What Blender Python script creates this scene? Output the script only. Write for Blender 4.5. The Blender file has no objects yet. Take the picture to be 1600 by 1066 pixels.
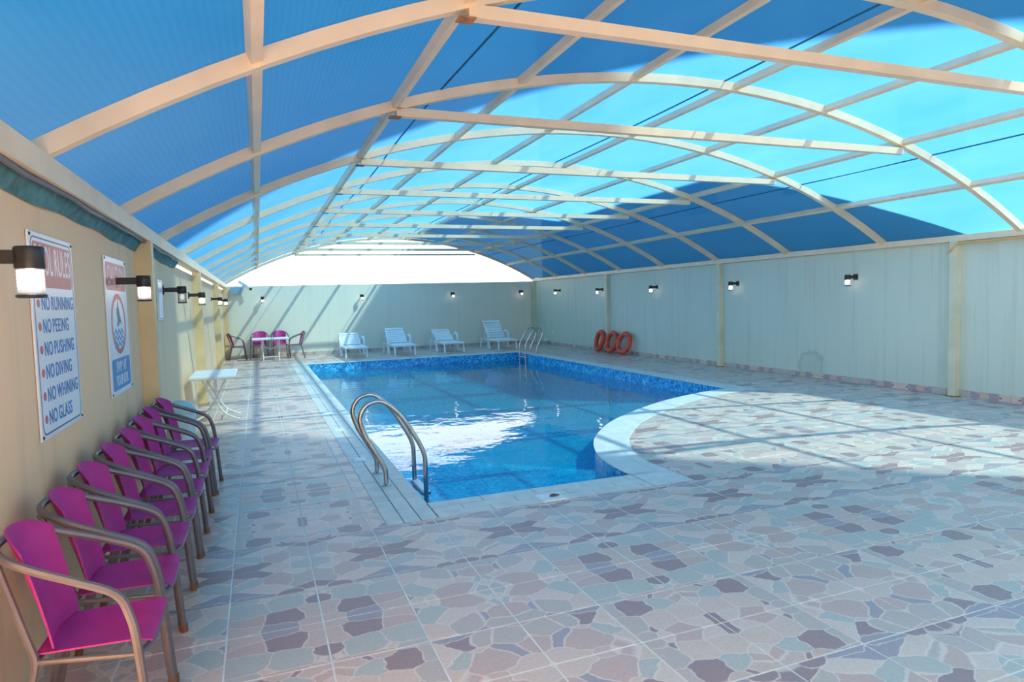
import bpy, bmesh, math, random
from mathutils import Vector, Matrix
from math import sin, cos, pi, radians, sqrt, atan2
random.seed(7)
SC = bpy.context.scene
COL = SC.collection

# ------------------------------------------------------------------ camera
H = 1.6
def cam_axes(yaw, pitch, roll):
    F = Vector((sin(yaw)*cos(pitch), cos(yaw)*cos(pitch), sin(pitch)))
    R = Vector((cos(yaw), -sin(yaw), 0)); U = R.cross(F)
    c, s = cos(roll), sin(roll)
    return c*R+s*U, -s*R+c*U, F
CR, CU, CF = cam_axes(radians(21.111), radians(-3.573), radians(-1.59))
cd = bpy.data.cameras.new('camera'); cam = bpy.data.objects.new('camera', cd); COL.objects.link(cam)
cd.sensor_width = 36; cd.lens = 1024.5/1600*36; cd.clip_start = .05; cd.clip_end = 300
cam.matrix_world = Matrix(((CR.x, CU.x, -CF.x, 0), (CR.y, CU.y, -CF.y, 0), (CR.z, CU.z, -CF.z, H), (0, 0, 0, 1)))
SC.camera = cam
def proj(p):
    v = Vector(p)-Vector((0, 0, H)); z = v.dot(CF)
    if z < .05: return None
    return 800+1024.5*v.dot(CR)/z, 533-1024.5*v.dot(CU)/z, z

# ------------------------------------------------------------------ sky, sun, exposure
SUN = Vector((-.68, .60, -1.0))
W = bpy.data.worlds.new('sky'); SC.world = W; W.use_nodes = True
nt = W.node_tree; nt.nodes.clear()
wo = nt.nodes.new('ShaderNodeOutputWorld'); bg = nt.nodes.new('ShaderNodeBackground')
tc = nt.nodes.new('ShaderNodeTexCoord'); sp = nt.nodes.new('ShaderNodeSeparateXYZ'); rp = nt.nodes.new('ShaderNodeValToRGB')
nt.links.new(tc.outputs['Generated'], sp.inputs[0]); nt.links.new(sp.outputs['Z'], rp.inputs[0])
nt.links.new(rp.outputs[0], bg.inputs[0]); nt.links.new(bg.outputs[0], wo.inputs[0])
r = rp.color_ramp
r.elements[0].position = 0.0; r.elements[0].color = (.30, .25, .20, 1)
r.elements[1].position = 1.0; r.elements[1].color = (.17, .39, .52, 1)
for p_, c_ in ((.004, (.97, .95, .93, 1)), (.21, (.97, .94, .90, 1)), (.36, (.24, .41, .54, 1))):
    e = r.elements.new(p_); e.color = c_
bg.inputs[1].default_value = 2.9
sd = bpy.data.lights.new('sun', 'SUN'); sd.energy = 28.0; sd.color = (1.0, .86, .72); sd.angle = radians(.9)
so = bpy.data.objects.new('sun', sd); COL.objects.link(so)
so.rotation_euler = SUN.to_track_quat('-Z', 'Y').to_euler(); so.location = (12, -10, 18)
vs = SC.view_settings; vs.view_transform = 'Standard'; vs.look = 'None'; vs.gamma = 1.0; vs.exposure = 0.17
vs.use_curve_mapping = False
SC.cycles.max_bounces = 10; SC.cycles.diffuse_bounces = 5; SC.cycles.transparent_max_bounces = 16
SC.cycles.transmission_bounces = 6; SC.cycles.caustics_reflective = False; SC.cycles.caustics_refractive = False

# ------------------------------------------------------------------ materials
def mat(name):
    m = bpy.data.materials.new(name); m.use_nodes = True
    return m, m.node_tree, m.node_tree.nodes['Principled BSDF']
def N(nt, t, **kw):
    n = nt.nodes.new(t)
    for k, v in kw.items(): setattr(n, k, v)
    return n
def math_(nt, op, a, b=None, clamp=False):
    n = N(nt, 'ShaderNodeMath', operation=op); n.use_clamp = clamp
    for i, v in enumerate((a, b)):
        if v is None: continue
        if isinstance(v, (int, float)): n.inputs[i].default_value = v
        else: nt.links.new(v, n.inputs[i])
    return n.outputs[0]
def mixc(nt, f, a, b, mode='MIX'):
    n = N(nt, 'ShaderNodeMix', data_type='RGBA', blend_type=mode)
    for i, v in ((0, f), (6, a), (7, b)):
        if isinstance(v, (int, float)): n.inputs[i].default_value = v
        elif isinstance(v, tuple): n.inputs[i].default_value = (*v[:3], 1)
        else: nt.links.new(v, n.inputs[i])
    return n.outputs[2]
def noise(nt, vec, scale, detail=3, rough=.55):
    n = N(nt, 'ShaderNodeTexNoise'); n.inputs['Scale'].default_value = scale
    n.inputs['Detail'].default_value = detail; n.inputs['Roughness'].default_value = rough
    if vec is not None: nt.links.new(vec, n.inputs['Vector'])
    return n
def ramp(nt, fac, stops, interp='LINEAR'):
    n = N(nt, 'ShaderNodeValToRGB'); n.color_ramp.interpolation = interp
    els = n.color_ramp.elements
    els[0].position = stops[0][0]; els[0].color = (*stops[0][1], 1)
    els[1].position = stops[-1][0]; els[1].color = (*stops[-1][1], 1)
    for p_, c_ in stops[1:-1]:
        e = els.new(p_); e.color = (*c_, 1)
    nt.links.new(fac, n.inputs[0]); return n.outputs[0]
def vmap(nt, vec, scale):
    n = N(nt, 'ShaderNodeMapping'); n.inputs['Scale'].default_value = scale
    nt.links.new(vec, n.inputs[0]); return n.outputs[0]
def bump(nt, b, h, s, d=.01):
    n = N(nt, 'ShaderNodeBump'); n.inputs['Strength'].default_value = s; n.inputs['Distance'].default_value = d
    nt.links.new(h, n.inputs['Height']); nt.links.new(n.outputs[0], b.inputs['Normal'])
def plain(name, col, rough=.5, metal=0, var=.06, scale=6, bumps=0):
    m, nt, b = mat(name)
    g = N(nt, 'ShaderNodeNewGeometry')
    n = noise(nt, g.outputs['Position'], scale)
    lo = tuple(c*(1-var*2) for c in col); hi = tuple(min(1, c*(1+var)) for c in col)
    nt.links.new(ramp(nt, n.outputs['Fac'], [(.3, lo), (.7, hi)]), b.inputs['Base Color'])
    b.inputs['Roughness'].default_value = rough; b.inputs['Metallic'].default_value = metal
    if bumps: bump(nt, b, noise(nt, g.outputs['Position'], scale*30).outputs['Fac'], bumps, .002)
    return m

def wall_mat(name, base, stain, streak, pos_u=1, amt=.4):
    m, nt, b = mat(name)
    g = N(nt, 'ShaderNodeNewGeometry'); P = g.outputs['Position']
    st = noise(nt, vmap(nt, P, (2.6, 2.6, .10)), 2.2, 5, .7)
    bl = noise(nt, P, .7, 4)
    f = math_(nt, 'MULTIPLY', ramp(nt, st.outputs['Fac'], [(.52, (0, 0, 0)), (.74, (1, 1, 1))]), bl.outputs['Fac'])
    c = mixc(nt, math_(nt, 'MULTIPLY', f, amt*1.6, True), base, streak)
    c = mixc(nt, math_(nt, 'MULTIPLY', ramp(nt, bl.outputs['Fac'], [(.42, (0, 0, 0)), (.75, (1, 1, 1))]), .5), c, stain)
    if 'streaked' in name:      # rubbed grey patch low on the right wall
        dp = N(nt, 'ShaderNodeVectorMath', operation='DISTANCE'); nt.links.new(P, dp.inputs[0]); dp.inputs[1].default_value = (9.568, 9.35, .22)
        dd = math_(nt, 'ADD', dp.outputs['Value'], math_(nt, 'MULTIPLY', noise(nt, P, 5, 4).outputs['Fac'], .3))
        c = mixc(nt, math_(nt, 'MULTIPLY', ramp(nt, dd, [(.0, (.5, .5, .5)), (.34, (.35, .35, .35)), (.42, (1, 1, 1)), (.48, (0, 0, 0))]), .45), c, (.30, .34, .30))
    nt.links.new(c, b.inputs['Base Color']); b.inputs['Roughness'].default_value = .75
    sz = N(nt, 'ShaderNodeSeparateXYZ'); nt.links.new(P, sz.inputs[0])
    bump(nt, b, noise(nt, P, 22, 4).outputs['Fac'], .25, .006)
    return m
M = {}
M['wall_left'] = wall_mat('cream_plaster', (.94, .66, .40), (.86, .56, .32), (.54, .37, .24))
M['wall_right'] = wall_mat('pale_plaster_streaked', (.60, .68, .58), (.54, .61, .50), (.32, .34, .28), amt=.5)
M['wall_far'] = wall_mat('pale_plaster', (.80, .80, .66), (.74, .73, .59), (.50, .50, .40), amt=.3)
M['steel'] = plain('cream_painted_steel', (.84, .68, .48), .45, 0, .05, 3)
M['rusty'] = plain('rusty_steel', (.42, .20, .08), .8, 0, .2, 20)
M['post'] = plain('tan_painted_steel', (.78, .60, .33), .5, 0, .05, 3)
M['post_pale'] = plain('pale_green_cream_paint', (.68, .66, .47), .5, 0, .06, 3)
M['grout'] = plain('pale_grout', (.84, .81, .78), .85, 0, .08, 5)
M['tube'] = plain('grey_brown_powder_coated_tube', (.175, .145, .155), .36, .25, .08, 8)
M['foot'] = plain('brown_plastic_foot', (.22, .09, .04), .6)
M['white_plastic'] = plain('white_plastic', (.84, .86, .88), .38, 0, .03, 4)
M['white_metal'] = plain('white_painted_tube', (.82, .82, .78), .35, 0, .05, 10)
M['black'] = plain('black_plastic', (.025, .022, .022), .38, 0, .1, 10)
M['chrome'] = plain('brushed_stainless_steel', (.62, .56, .52), .24, 1.0, .08, 14)
M['buoy'] = plain('orange_red_plastic', (.72, .085, .035), .42, 0, .12, 12)
M['coping'] = plain('pale_coping_stone', (.66, .66, .62), .45, 0, .07, 7)
M['coping_joint'] = plain('dark_joint', (.30, .32, .32), .8)
M['sign_white'] = plain('white_sign_board', (.80, .83, .86), .35, 0, .02, 3)
M['sign_red'] = plain('faded_red_print', (.62, .13, .12), .4, 0, .08, 5)
M['sign_navy'] = plain('navy_border_print', (.07, .12, .24), .4)
M['sign_blue'] = plain('blue_lettering', (.02, .17, .50), .4)
M['sign_sky'] = plain('blue_panel_print', (.03, .27, .60), .4)
M['sign_letter'] = plain('white_lettering', (.84, .84, .84), .4)
M['sign_pale'] = plain('faded_pink_lettering', (.80, .62, .62), .4)
M['lid'] = plain('white_lid_plastic', (.80, .82, .80), .45)
M['leaf'] = plain('dry_brown_leaf', (.20, .10, .06), .8, 0, .2, 40)
M['box_blue'] = plain('blue_grey_box', (.22, .42, .55), .5)
M['bin'] = plain('pale_aqua', (.66, .78, .74), .4)
M['shape_top'] = plain('aqua_darker', (.42, .64, .64), .4)
M['building'] = plain('sandstone_render', (.66, .58, .46), .8, 0, .1, 1)
M['dark_glass'] = plain('dark_window_glass', (.05, .07, .09), .15)
M['orange'] = plain('orange_sunlit_strip', (.85, .40, .10), .5)

def fabric():
    m, nt, b = mat('magenta_sling_fabric')
    tcn = N(nt, 'ShaderNodeTexCoord')
    n = noise(nt, tcn.outputs['Object'], 9)
    nt.links.new(ramp(nt, n.outputs['Fac'], [(.3, (.40, .012, .19)), (.7, (.50, .020, .25))]), b.inputs['Base Color'])
    b.inputs['Roughness'].default_value = .5
    w = N(nt, 'ShaderNodeTexChecker'); w.inputs['Scale'].default_value = 500
    nt.links.new(tcn.outputs['Object'], w.inputs[0]); bump(nt, b, w.outputs['Fac'], .15, .0008)
    return m
M['fabric'] = fabric()

TX, TY, X0, Y0 = .45, .415, .235, 3.37
def crazy(name, axes=('X', 'Y'), sc=2.45):
    """glazed tile with a crazy-paving print, mirrored from tile to tile"""
    m, nt, b = mat(name)
    g = N(nt, 'ShaderNodeNewGeometry'); s = N(nt, 'ShaderNodeSeparateXYZ'); nt.links.new(g.outputs['Position'], s.inputs[0])
    a = s.outputs[axes[0]]; c = s.outputs[axes[1]]
    u0 = math_(nt, 'DIVIDE', math_(nt, 'SUBTRACT', a, X0 if axes[0] == 'X' else Y0), TX if axes[0] == 'X' else TY)
    v0 = math_(nt, 'DIVIDE', math_(nt, 'SUBTRACT', c, Y0), TY)
    u = math_(nt, 'PINGPONG', u0, 1.0); v = math_(nt, 'PINGPONG', v0, 1.0)
    bi = math_(nt, 'FLOOR', math_(nt, 'MULTIPLY', math_(nt, 'ADD', u0, 1.0), .5))
    bj = math_(nt, 'FLOOR', math_(nt, 'MULTIPLY', math_(nt, 'ADD', v0, 1.0), .5))
    wn = N(nt, 'ShaderNodeTexWhiteNoise', noise_dimensions='2D'); cx = N(nt, 'ShaderNodeCombineXYZ')
    nt.links.new(math_(nt, 'MODULO', math_(nt, 'ADD', bi, 40.0), 2.0), cx.inputs[0])
    nt.links.new(math_(nt, 'MODULO', math_(nt, 'ADD', bj, 40.0), 3.0), cx.inputs[1]); nt.links.new(cx.outputs[0], wn.inputs['Vector'])
    cv = N(nt, 'ShaderNodeCombineXYZ'); nt.links.new(u, cv.inputs[0]); nt.links.new(v, cv.inputs[1])
    nt.links.new(math_(nt, 'MULTIPLY', wn.outputs['Value'], 9.0), cv.inputs[2])
    dn = noise(nt, cv.outputs[0], 3.2, 3)
    dv = N(nt, 'ShaderNodeVectorMath', operation='MULTIPLY_ADD')
    nt.links.new(dn.outputs['Color'], dv.inputs[0]); dv.inputs[1].default_value = (.20, .20, 0); nt.links.new(cv.outputs[0], dv.inputs[2])
    vv = vmap(nt, dv.outputs[0], (1, 1.12, 1))
    f1 = N(nt, 'ShaderNodeTexVoronoi', feature='F1'); de = N(nt, 'ShaderNodeTexVoronoi', feature='DISTANCE_TO_EDGE')
    for q in (f1, de):
        q.inputs['Scale'].default_value = sc; q.inputs['Randomness'].default_value = .85; nt.links.new(vv, q.inputs['Vector'])
    sc3 = N(nt, 'ShaderNodeSeparateColor'); nt.links.new(f1.outputs['Color'], sc3.inputs[0])
    stone = ramp(nt, sc3.outputs[0], [(0, (.27, .17, .18)), (.10, (.30, .28, .33)), (.20, (.42, .46, .43)), (.32, (.52, .38, .34)),
        (.48, (.56, .44, .38)), (.60, (.47, .42, .38)), (.72, (.62, .50, .43)), (.86, (.64, .54, .48)), (1.0, (.40, .28, .27))], 'CONSTANT')
    stone = mixc(nt, .20, stone, (.52, .47, .44))
    n2 = noise(nt, g.outputs['Position'], 9, 4, .65)
    warm = ramp(nt, n2.outputs['Fac'], [(.60, (0, 0, 0)), (.74, (1, 1, 1))])
    col = mixc(nt, math_(nt, 'MULTIPLY', warm, .35), stone, (.62, .34, .20))
    n3 = noise(nt, g.outputs['Position'], 60, 3)
    col = mixc(nt, .35, col, ramp(nt, n3.outputs['Fac'], [(.3, (.62, .62, .62)), (.7, (1, 1, 1))]), 'MULTIPLY')
    ln = ramp(nt, de.outputs['Distance'], [(.012, (1, 1, 1)), (.032, (0, 0, 0))])
    col = mixc(nt, math_(nt, 'MULTIPLY', ln, .7), col, (.68, .60, .54))
    col = mixc(nt, 1.0, col, (1.22, 1.10, 1.05), 'MULTIPLY')
    nt.links.new(col, b.inputs['Base Color'])
    b.inputs['Roughness'].default_value = .34; b.inputs['Specular IOR Level'].default_value = .5
    bump(nt, b, ramp(nt, de.outputs['Distance'], [(0, (0, 0, 0)), (.05, (1, 1, 1))]), .25, .002)
    return m
M['tile'] = crazy('crazy_paving_print_tile')
M['skirt_y'] = crazy('crazy_paving_skirting_print_y', ('Y', 'Z'), 3.4)
M['skirt_x'] = crazy('crazy_paving_skirting_print_x', ('X', 'Z'), 3.4)

def net_mat():
    m, nt, b = mat('blue_shade_net'); nt.nodes.remove(b); out = nt.nodes['Material Output']
    g = N(nt, 'ShaderNodeNewGeometry'); P = g.outputs['Position']
    n = noise(nt, vmap(nt, P, (1, .4, 1)), 1.3, 4); w = N(nt, 'ShaderNodeTexWave'); w.inputs['Scale'].default_value = 9
    w.bands_direction = 'X'; w.inputs['Distortion'].default_value = 2; nt.links.new(P, w.inputs['Vector'])
    f = math_(nt, 'ADD', math_(nt, 'MULTIPLY', n.outputs['Fac'], .8), math_(nt, 'MULTIPLY', w.outputs['Fac'], .2))
    c = ramp(nt, f, [(.25, (.022, .135, .32)), (.75, (.045, .168, .37))])
    tl = N(nt, 'ShaderNodeBsdfTranslucent'); df = N(nt, 'ShaderNodeBsdfDiffuse'); tr = N(nt, 'ShaderNodeBsdfTransparent')
    nt.links.new(c, tl.inputs[0]); df.inputs[0].default_value = (.0, .28, .50, 1); tr.inputs[0].default_value = (.58, .88, .93, 1)
    a = N(nt, 'ShaderNodeMixShader'); a.inputs[0].default_value = .36; nt.links.new(tl.outputs[0], a.inputs[1]); nt.links.new(df.outputs[0], a.inputs[2])
    lw = N(nt, 'ShaderNodeLayerWeight'); lw.inputs[0].default_value = .5; cs = math_(nt, 'SUBTRACT', 1.0, lw.outputs['Facing'])
    a2 = N(nt, 'ShaderNodeMixShader'); nt.links.new(a.outputs[0], a2.inputs[1])
    nt.links.new(math_(nt, 'MULTIPLY', math_(nt, 'POWER', cs, 1.3), .21), a2.inputs[0]); nt.links.new(a.outputs[0], a2.inputs[1]); nt.links.new(tr.outputs[0], a2.inputs[2])
    nt.links.new(a2.outputs[0], out.inputs[0]); return m
M['net'] = net_mat()
M['seam'] = plain('dark_teal_seam_cord', (.01, .14, .24), .8)
M['net_fold'] = plain('teal_folded_net', (.10, .26, .28), .9, 0, .2, 12)

def mosaic():
    m, nt, b = mat('blue_mosaic'); g = N(nt, 'ShaderNodeNewGeometry'); P = g.outputs['Position']
    f1 = N(nt, 'ShaderNodeTexVoronoi', feature='F1', distance='CHEBYCHEV'); f1.inputs['Scale'].default_value = 26; f1.inputs['Randomness'].default_value = .1
    nt.links.new(P, f1.inputs['Vector'])
    s = N(nt, 'ShaderNodeSeparateColor'); nt.links.new(f1.outputs['Color'], s.inputs[0])
    c = ramp(nt, s.outputs[0], [(0, (.005, .17, .46)), (.35, (.012, .36, .70)), (.7, (.02, .50, .84)), (1, (.20, .74, .95))])
    n = noise(nt, P, 3, 2)
    c = mixc(nt, .25, c, ramp(nt, n.outputs['Fac'], [(.3, (.5, .6, .7)), (.7, (1, 1, 1))]), 'MULTIPLY')
    nt.links.new(c, b.inputs['Base Color']); b.inputs['Roughness'].default_value = .25
    return m
M['mosaic'] = mosaic()

def water():
    m, nt, b = mat('pool_water'); nt.nodes.remove(b); out = nt.nodes['Material Output']
    g = N(nt, 'ShaderNodeNewGeometry'); P = g.outputs['Position']
    n1 = noise(nt, vmap(nt, P, (1, 1, 1)), 1.6, 3, .5); n2 = noise(nt, P, 9, 2, .5)
    hgt = math_(nt, 'ADD', n1.outputs['Fac'], math_(nt, 'MULTIPLY', n2.outputs['Fac'], .10))
    bp = N(nt, 'ShaderNodeBump'); bp.inputs['Strength'].default_value = .45; bp.inputs['Distance'].default_value = .02; nt.links.new(hgt, bp.inputs['Height'])
    fr = N(nt, 'ShaderNodeFresnel'); fr.inputs[0].default_value = 1.33; nt.links.new(bp.outputs[0], fr.inputs['Normal'])
    gl = N(nt, 'ShaderNodeBsdfGlossy'); gl.inputs['Roughness'].default_value = .01; nt.links.new(bp.outputs[0], gl.inputs['Normal'])
    tr = N(nt, 'ShaderNodeBsdfTransparent'); tr.inputs[0].default_value = (.36, .95, 1.0, 1)
    body = N(nt, 'ShaderNodeBsdfDiffuse'); body.inputs[0].default_value = (.0, .55, .84, 1)
    b0 = N(nt, 'ShaderNodeMixShader'); b0.inputs[0].default_value = .30; nt.links.new(tr.outputs[0], b0.inputs[1]); nt.links.new(body.outputs[0], b0.inputs[2])
    mx = N(nt, 'ShaderNodeMixShader'); nt.links.new(math_(nt, 'MULTIPLY', fr.outputs[0], 1.05, True), mx.inputs[0])
    nt.links.new(b0.outputs[0], mx.inputs[1]); nt.links.new(gl.outputs[0], mx.inputs[2]); nt.links.new(mx.outputs[0], out.inputs[0])
    return m
M['water'] = water()
def glass():
    m, nt, b = mat('clear_lamp_glass'); nt.nodes.remove(b); out = nt.nodes['Material Output']
    fr = N(nt, 'ShaderNodeFresnel'); fr.inputs[0].default_value = 1.45
    gl = N(nt, 'ShaderNodeBsdfGlossy'); gl.inputs['Roughness'].default_value = .08
    tr = N(nt, 'ShaderNodeBsdfTransparent'); tr.inputs[0].default_value = (.88, .88, .90, 1)
    mk = N(nt, 'ShaderNodeBsdfTranslucent'); mk.inputs[0].default_value = (.9, .9, .92, 1); m0 = N(nt, 'ShaderNodeMixShader'); m0.inputs[0].default_value = .40; nt.links.new(tr.outputs[0], m0.inputs[1]); nt.links.new(mk.outputs[0], m0.inputs[2]); tr = m0
    mx = N(nt, 'ShaderNodeMixShader'); nt.links.new(fr.outputs[0], mx.inputs[0]); nt.links.new(tr.outputs[0], mx.inputs[1]); nt.links.new(gl.outputs[0], mx.inputs[2])
    nt.links.new(mx.outputs[0], out.inputs[0]); return m
M['glass'] = glass()
def emit(name, col, s):
    m, nt, b = mat(name); b.inputs['Base Color'].default_value = (*col, 1)
    b.inputs['Emission Color'].default_value = (*col, 1); b.inputs['Emission Strength'].default_value = s; return m
M['bulb'] = emit('lit_bulb', (1.0, .90, .84), 14); M['bulb_dim'] = emit('dim_bulb', (1, .9, .8), .8)

# ------------------------------------------------------------------ mesh helpers
class MB:
    def __init__(s): s.v = []; s.f = []
    def add(s, vs, fs):
        o = len(s.v); s.v += [tuple(v) for v in vs]; s.f += [tuple(i+o for i in f) for f in fs]; return s
    def box(s, x0, x1, y0, y1, z0, z1):
        return s.add([(x0, y0, z0), (x1, y0, z0), (x1, y1, z0), (x0, y1, z0), (x0, y0, z1), (x1, y0, z1), (x1, y1, z1), (x0, y1, z1)],
                     [(0, 3, 2, 1), (4, 5, 6, 7), (0, 1, 5, 4), (1, 2, 6, 5), (2, 3, 7, 6), (3, 0, 4, 7)])
    def bbox(s, x0, x1, y0, y1, z0, z1, b):
        """box whose top edges are chamfered"""
        v = [(x0, y0, z0), (x1, y0, z0), (x1, y1, z0), (x0, y1, z0), (x0, y0, z1-b), (x1, y0, z1-b), (x1, y1, z1-b), (x0, y1, z1-b),
             (x0+b, y0+b, z1), (x1-b, y0+b, z1), (x1-b, y1-b, z1), (x0+b, y1-b, z1)]
        f = [(0, 3, 2, 1), (8, 9, 10, 11)]
        for i in range(4):
            j = (i+1) % 4; f += [(i, j, 4+j, 4+i), (4+i, 4+j, 8+j, 8+i)]
        return s.add(v, f)
    def prism(s, poly, z0, z1, holes=False):
        n = len(poly)
        a = sum(poly[i][0]*poly[(i+1) % n][1]-poly[(i+1) % n][0]*poly[i][1] for i in range(n))
        if a < 0: poly = poly[::-1]
        v = [(p[0], p[1], z0) for p in poly]+[(p[0], p[1], z1) for p in poly]
        return s.add(v, [tuple(range(n-1, -1, -1)), tuple(range(n, 2*n))]+[(i, (i+1) % n, n+(i+1) % n, n+i) for i in range(n)])
    def tube(s, pts, r, n=8, cap=True, closed=False, sq=None):
        """round tube along pts; sq=(w,h) gives a rectangular section"""
        P = [Vector(p) for p in pts]; m = len(P); rings = []; up = None
        for i in range(m):
            if closed: t = P[(i+1) % m]-P[i-1]
            else: t = P[min(i+1, m-1)]-P[max(i-1, 0)]
            t.normalize()
            if up is None:
                up = Vector((0, 0, 1)) if abs(t.z) < .9 else Vector((0, 1, 0))
            sd_ = t.cross(up)
            if sd_.length < 1e-5: sd_ = t.orthogonal()
            sd_.normalize(); up = sd_.cross(t).normalized()
            rr = r[i] if isinstance(r, (list, tuple)) else r
            if sq: ring = [P[i]+sd_*a*sq[0]/2+up*b*sq[1]/2 for a, b in ((-1, -1), (1, -1), (1, 1), (-1, 1))]
            else: ring = [P[i]+(sd_*cos(2*pi*k/n)+up*sin(2*pi*k/n))*rr for k in range(n)]
            rings.append(ring)
        n = 4 if sq else n
        v = [q for ring in rings for q in ring]; f = []
        for i in range(m if closed else m-1):
            j = (i+1) % m
            for k in range(n): f.append((i*n+k, i*n+(k+1) % n, j*n+(k+1) % n, j*n+k))
        if cap and not closed: f += [tuple(range(n-1, -1, -1)), tuple((m-1)*n+k for k in range(n))]
        return s.add(v, f)
    def lathe(s, prof, n=16, c=(0, 0, 0), axis='Z'):
        v = []; f = []
        for r_, z in prof:
            for k in range(n):
                a = 2*pi*k/n
                p = (r_*cos(a), r_*sin(a), z) if axis == 'Z' else ((r_*cos(a), z, r_*sin(a)) if axis == 'Y' else (z, r_*cos(a), r_*sin(a)))
                v.append((p[0]+c[0], p[1]+c[1], p[2]+c[2]))
        m = len(prof)
        for i in range(m-1):
            for k in range(n): f.append((i*n+k, i*n+(k+1) % n, (i+1)*n+(k+1) % n, (i+1)*n+k))
        f += [tuple(range(n-1, -1, -1)), tuple((m-1)*n+k for k in range(n))]
        return s.add(v, f)
    def sheet(s, fn, nu, nv, th):
        """two-sided slab from fn(u,v)->Vector, thickness th"""
        P = [[Vector(fn(i/nu, j/nv)) for j in range(nv+1)] for i in range(nu+1)]
        v = []; 
        for sgn in (1, -1):
            for i in range(nu+1):
                for j in range(nv+1):
                    du = P[min(i+1, nu)][j]-P[max(i-1, 0)][j]; dv_ = P[i][min(j+1, nv)]-P[i][max(j-1, 0)]
                    nn = du.cross(dv_).normalized(); v.append(P[i][j]+nn*sgn*th/2)
        K = (nu+1)*(nv+1); I = lambda i, j: i*(nv+1)+j; f = []
        for i in range(nu):
            for j in range(nv):
                a, b, c, d = I(i, j), I(i+1, j), I(i+1, j+1), I(i, j+1)
                f += [(a, b, c, d), (K+a, K+d, K+c, K+b)]
        for i in range(nu):
            f += [(I(i, 0), K+I(i, 0), K+I(i+1, 0), I(i+1, 0)), (I(i, nv), I(i+1, nv), K+I(i+1, nv), K+I(i, nv))]
        for j in range(nv):
            f += [(I(0, j), I(0, j+1), K+I(0, j+1), K+I(0, j)), (I(nu, j), K+I(nu, j), K+I(nu, j+1), I(nu, j+1))]
        return s.add(v, f)
    def mesh(s, name, m, smooth=False):
        me = bpy.data.meshes.new(name); me.from_pydata(s.v, [], s.f); me.update()
        if isinstance(m, (list, tuple)):
            for q in m: me.materials.append(q)
        else: me.materials.append(m)
        if smooth:
            me.polygons.foreach_set('use_smooth', [True]*len(me.polygons))
            try: me.set_sharp_from_angle(angle=radians(40))
            except Exception: pass
        return me
    def build(s, name, m, parent=None, smooth=False):
        return link(name, s.mesh(name, m, smooth), parent)
def link(name, me, parent=None):
    o = bpy.data.objects.new(name, me); COL.objects.link(o)
    if parent is not None: o.parent = parent
    return o
def thing(name, label, cat, group=None, loc=(0, 0, 0), rz=0):
    o = bpy.data.objects.new(name, None); COL.objects.link(o); o.empty_display_size = .1
    o.location = loc; o.rotation_euler = (0, 0, rz); return tag(o, label, cat, group)
def tag(o, label, cat, group=None):
    o['label'] = label; o['category'] = cat
    if group: o['group'] = group
    return o
def struct(o, label=None, cat=None):
    o['kind'] = 'structure'
    if label: o['label'] = label
    if cat: o['category'] = cat
    return o
def kids(o): return [c for c in bpy.data.objects if c.parent == o]
def dup(src, label, loc, rz=0, group=None):
    def cp(o, par):
        c = o.copy(); COL.objects.link(c); c.parent = par
        for ch in kids_of.get(o.name, ()): cp(ch, c)
        return c
    kids_of = {}
    for c in bpy.data.objects:
        if c.parent: kids_of.setdefault(c.parent.name, []).append(c)
    r_ = cp(src, None); r_.location = loc; r_.rotation_euler = (0, 0, rz); r_['label'] = label
    if group: r_['group'] = group
    return r_
def catmull(pts, n=6, closed=False):
    P = [Vector(p) for p in pts]; out = []; m = len(P)
    for i in range(m if closed else m-1):
        if closed: a, b, c, d = P[i-1], P[i], P[(i+1) % m], P[(i+2) % m]
        else: a, b, c, d = P[max(i-1, 0)], P[i], P[i+1], P[min(i+2, m-1)]
        for k in range(n):
            t = k/n
            out.append(.5*((2*b)+(c-a)*t+(2*a-5*b+4*c-d)*t*t+(3*b-a-3*c+d)*t**3))
    if not closed: out.append(P[-1])
    return out
def fillet(pts, r, n=5):
    """polyline with rounded corners"""
    P = [Vector(p) for p in pts]; out = [P[0]]
    for i in range(1, len(P)-1):
        a, b, c = P[i-1], P[i], P[i+1]; rr = r[i-1] if isinstance(r, (list, tuple)) else r
        d1 = min(rr, (a-b).length*.49); d2 = min(rr, (c-b).length*.49)
        p, q = b+(a-b).normalized()*d1, b+(c-b).normalized()*d2
        for k in range(n+1):
            t = k/n; out.append((1-t)**2*p+2*t*(1-t)*b+t*t*q)
    out.append(P[-1]); return out

# ------------------------------------------------------------------ setting: walls
XL, XR, YF, YN = -.984, 9.568, 22.362, -4.0
struct(MB().box(XL-.18, XL, YN-.18, YF+.18, -.3, 2.16).build('wall_left', M['wall_left']), 'long cream plaster wall behind the row of magenta chairs', 'wall')
struct(MB().box(XR, XR+.18, YN-.18, YF+.18, -.3, 2.27).build('wall_right', M['wall_right']), 'long pale plaster wall with dark vertical water streaks, right of the pool', 'wall')
struct(MB().box(XL, XR, YF, YF+.18, -.3, 2.27).build('wall_far', M['wall_far']), 'pale plaster end wall behind the white loungers', 'wall')
struct(MB().box(XL, XR, YN-.18, YN, -.3, 2.27).build('wall_near', M['building']), 'sandstone house wall behind the viewer', 'wall')

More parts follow.
